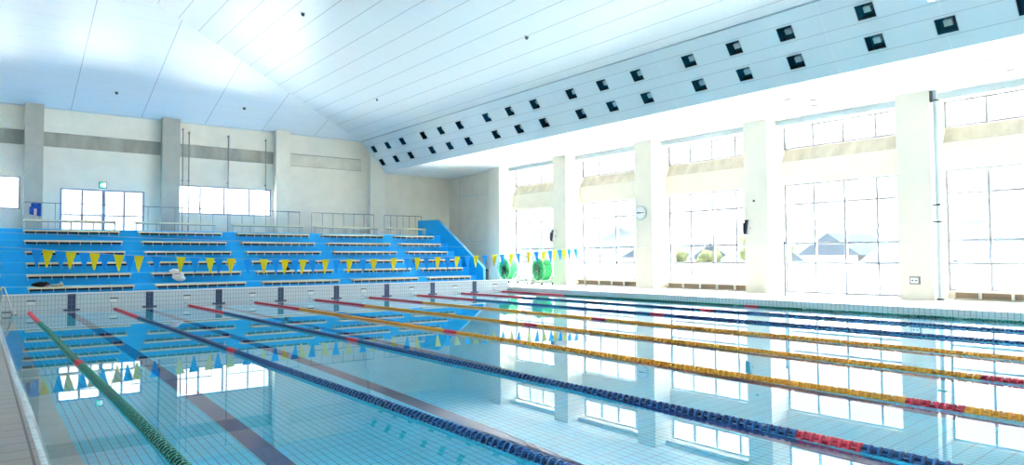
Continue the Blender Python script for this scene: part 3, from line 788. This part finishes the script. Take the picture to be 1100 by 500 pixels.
# ------------------------------------------------------------------ rope reels by the window
def reel(x, y, lab, rope=True):
    R, W, zc = .66, .62, 1.08
    t = thing('rope_reel', lab, 'rope reel', (x, y, DZ), 'rope reels by the windows')
    if rope:
        q = MB(); prof = [(-W/2+.03, .16)]
        n = 7
        for k in range(n):
            a = -W/2+.03+(W-.06)*k/n; d = (W-.06)/n
            prof += [(a+d*.08, R-.09), (a+d*.3, R-.02), (a+d*.7, R-.02), (a+d*.92, R-.09)]
        prof.append((W/2-.03, .16))
        q.lathe(prof, 0, (x, y, zc), 32); part('coiled_rope', q, 'ropegreen', t)
        q = MB()
        for rr in (.28, .40, .52): # visible windings on the side face
            q.lathe([(-W/2+.0, rr-.03), (-W/2-.012, rr), (-W/2+.0, rr+.03), (-W/2+.035, rr+.03), (-W/2+.035, rr-.03)], 0, (x, y, zc), 28)
        part('rope_winding', q, 'ropegreen', t)
    for s in (-1, 1):
        q = MB(); cx = x+s*W/2+s*.03
        ring = [(cx, y+R*math.cos(2*PI*k/28), zc+R*math.sin(2*PI*k/28)) for k in range(29)]
        q.tube(ring, .018, 6)
        for k in range(6):
            a = PI*k/3+.2; q.tube([(cx, y, zc), (cx, y+R*math.cos(a), zc+R*math.sin(a))], .011, 6)
        part('wheel', q, 'steel', t)
        q = MB(); fx = x+s*(W/2+.10)
        q.tube([(fx, y-.45, DZ+.10), (fx, y, zc), (fx, y+.45, DZ+.10)], .02, 8); q.tube([(fx, y-.50, DZ+.12), (fx, y+.50, DZ+.12)], .02, 8); part('stand_frame', q, 'polewhite', t)
        for sy in (-1, 1):
            q = MB(); q.lathe([(-.02, .055), (.02, .055)], 0, (fx, y+sy*.45, DZ+.055), 12); part('caster', q, 'dark', t)
    q = MB(); q.tube([(x-W/2-.14, y, zc), (x+W/2+.14, y, zc)], .03, 10); part('axle', q, 'steel', t)
reel(24.30, 4.35, 'reel of coiled green rope nearest the blue stand')
reel(24.30, 1.15, 'reel of coiled green rope nearest the speaker column')
t = thing('trolley', 'empty tubular steel trolley frame between the two green rope reels', 'trolley', (24.5, 2.85, DZ))
for xx in (24.25, 24.75):
    q = MB(); q.tube([(xx, 2.45, DZ+.1), (xx, 2.72, 1.1), (xx, 2.45, 1.85)], .018, 8); q.tube([(xx, 3.25, DZ+.1), (xx, 2.98, 1.1), (xx, 3.25, 1.85)], .018, 8)
    q.tube([(xx, 2.45, 1.85), (xx, 3.25, 1.85)], .018, 8); q.tube([(xx, 2.45, .42), (xx, 3.25, .42)], .018, 8); part('side_frame', q, 'rail', t)
    for yy in (2.45, 3.25):
        q = MB(); q.lathe([(-.02, .05), (.02, .05)], 0, (xx, yy, DZ+.05), 12); part('caster', q, 'dark', t)
for z in (.95, 1.1, 1.25):
    q = MB(); q.box(24.24, 24.76, 2.70, 3.0, z-.02, z+.02); part('shelf', q, 'darkgrey' if z == 1.1 else 'rail', t)

# ------------------------------------------------------------------ things left on the stand
def bag(name, blobs, mats, lab, cat, loc):
    t = thing(name, lab, cat, loc)
    for nm, specs, mt in blobs:
        q = MB()
        for c_, r, sd in specs: q.blob(c_, r, sd, .22, 16, 10)
        part(nm, q, mt, t)
z1 = .69
bag('sports_bag', [('body', [((.63, 4.98, z1+.10), (.30, .16, .10), 3), ((.80, 5.0, z1+.11), (.14, .13, .09), 5)], 'dark'), ('strap', [((.85, 4.93, z1+.04), (.10, .08, .04), 8)], 'pinkprint')], None,
    'black bag slumped on the front tier bench nearest the ladder', 'bag', (.65, 5, z1))
bag('towel', [('cloth', [((1.15, 4.98, z1+.05), (.22, .15, .06), 11), ((1.3, 4.98, z1+.07), (.13, .12, .07), 13)], 'bagbeige'), ('corner', [((1.33, 5.05, z1+.14), (.06, .05, .07), 15)], 'lightblue')], None,
    'crumpled beige cloth lying beside the black bag', 'towel', (1.2, 5, z1))
t = thing('plastic_bag', 'white plastic bag hanging over a second tier bench', 'bag', (5.85, 5.6, 1.2))
q = MB(); q.blob((5.80, 5.72, 1.25), (.22, .16, .10), 21, .2, 18, 12); q.blob((5.90, 5.54, 1.05), (.24, .12, .22), 22, .15, 18, 12); q.blob((6.0, 5.54, .90), (.24, .12, .12), 25, .15, 18, 12); part('sack', q, 'bagwhite', t)
q = MB(); q.box(5.72, 5.98, 5.385, 5.41, 1.10, 1.14); part('print', q, 'pinkprint', t)
q = MB(); q.blob((11.12, 5.84, 1.25), (.13, .12, .10), 31, .15, 16, 10); t = thing('swim_bag', 'small black bundle sitting on a second tier bench mid stand', 'bag', (11.12, 5.84, 1.19)); part('body', q, 'dark', t)
q = MB(); q.tube([(11.06, 5.84, 1.33), (11.12, 5.84, 1.40), (11.18, 5.84, 1.33)], .012, 6); part('handle', q, 'darkgrey', t)
q = MB(); q.lathe([(0, .035), (.10, .045), (.11, .04)], 2, (4.22, 4.9, DZ+.015), 14); t = thing('paper_cup', 'tiny white cup at the foot of the stand aisle', 'cup', (4.22, 4.9, DZ+.015)); part('cup', q, 'white', t)
t = thing('hanging_towel', 'blue and pale patterned towel hanging on the railing before the first column', 'towel', (.68, 10.36, 3.9))
q = MB()
for i in range(8):
    for j in range(6):
        def TP(i, j): return (.46+.46*i/8, 10.375+.02*math.sin(i*1.3+j*.4), 4.50-.09*j-.012*i*(j > 3))
        a = [TP(i, j), TP(i+1, j), TP(i+1, j+1), TP(i, j+1)]
        q.quad(*a, m=1 if (2 < i < 5 and 2 < j) or (i == 0 and j < 2) else 0); q.quad(*[(x, y+.012, z) for x, y, z in reversed(a)])
part('cloth', q, ['towelblue', 'towelpale'], t)
t = thing('dark_upright', 'dark narrow upright between the blue side wall and the first column', 'bin', (23.42, 5.4, DZ))  # dark upright cylinder in the gap beside the column
q = MB(); q.lathe([(0, .12), (.75, .14), (.76, .14)], 2, (23.42, 5.4, DZ), 20); part('body', q, 'darkgrey', t)
q = MB(); q.lathe([(0, .15), (.06, .15), (.12, .10), (.14, .02)], 2, (23.42, 5.4, DZ+.76), 20); part('domed_top', q, 'dark', t)
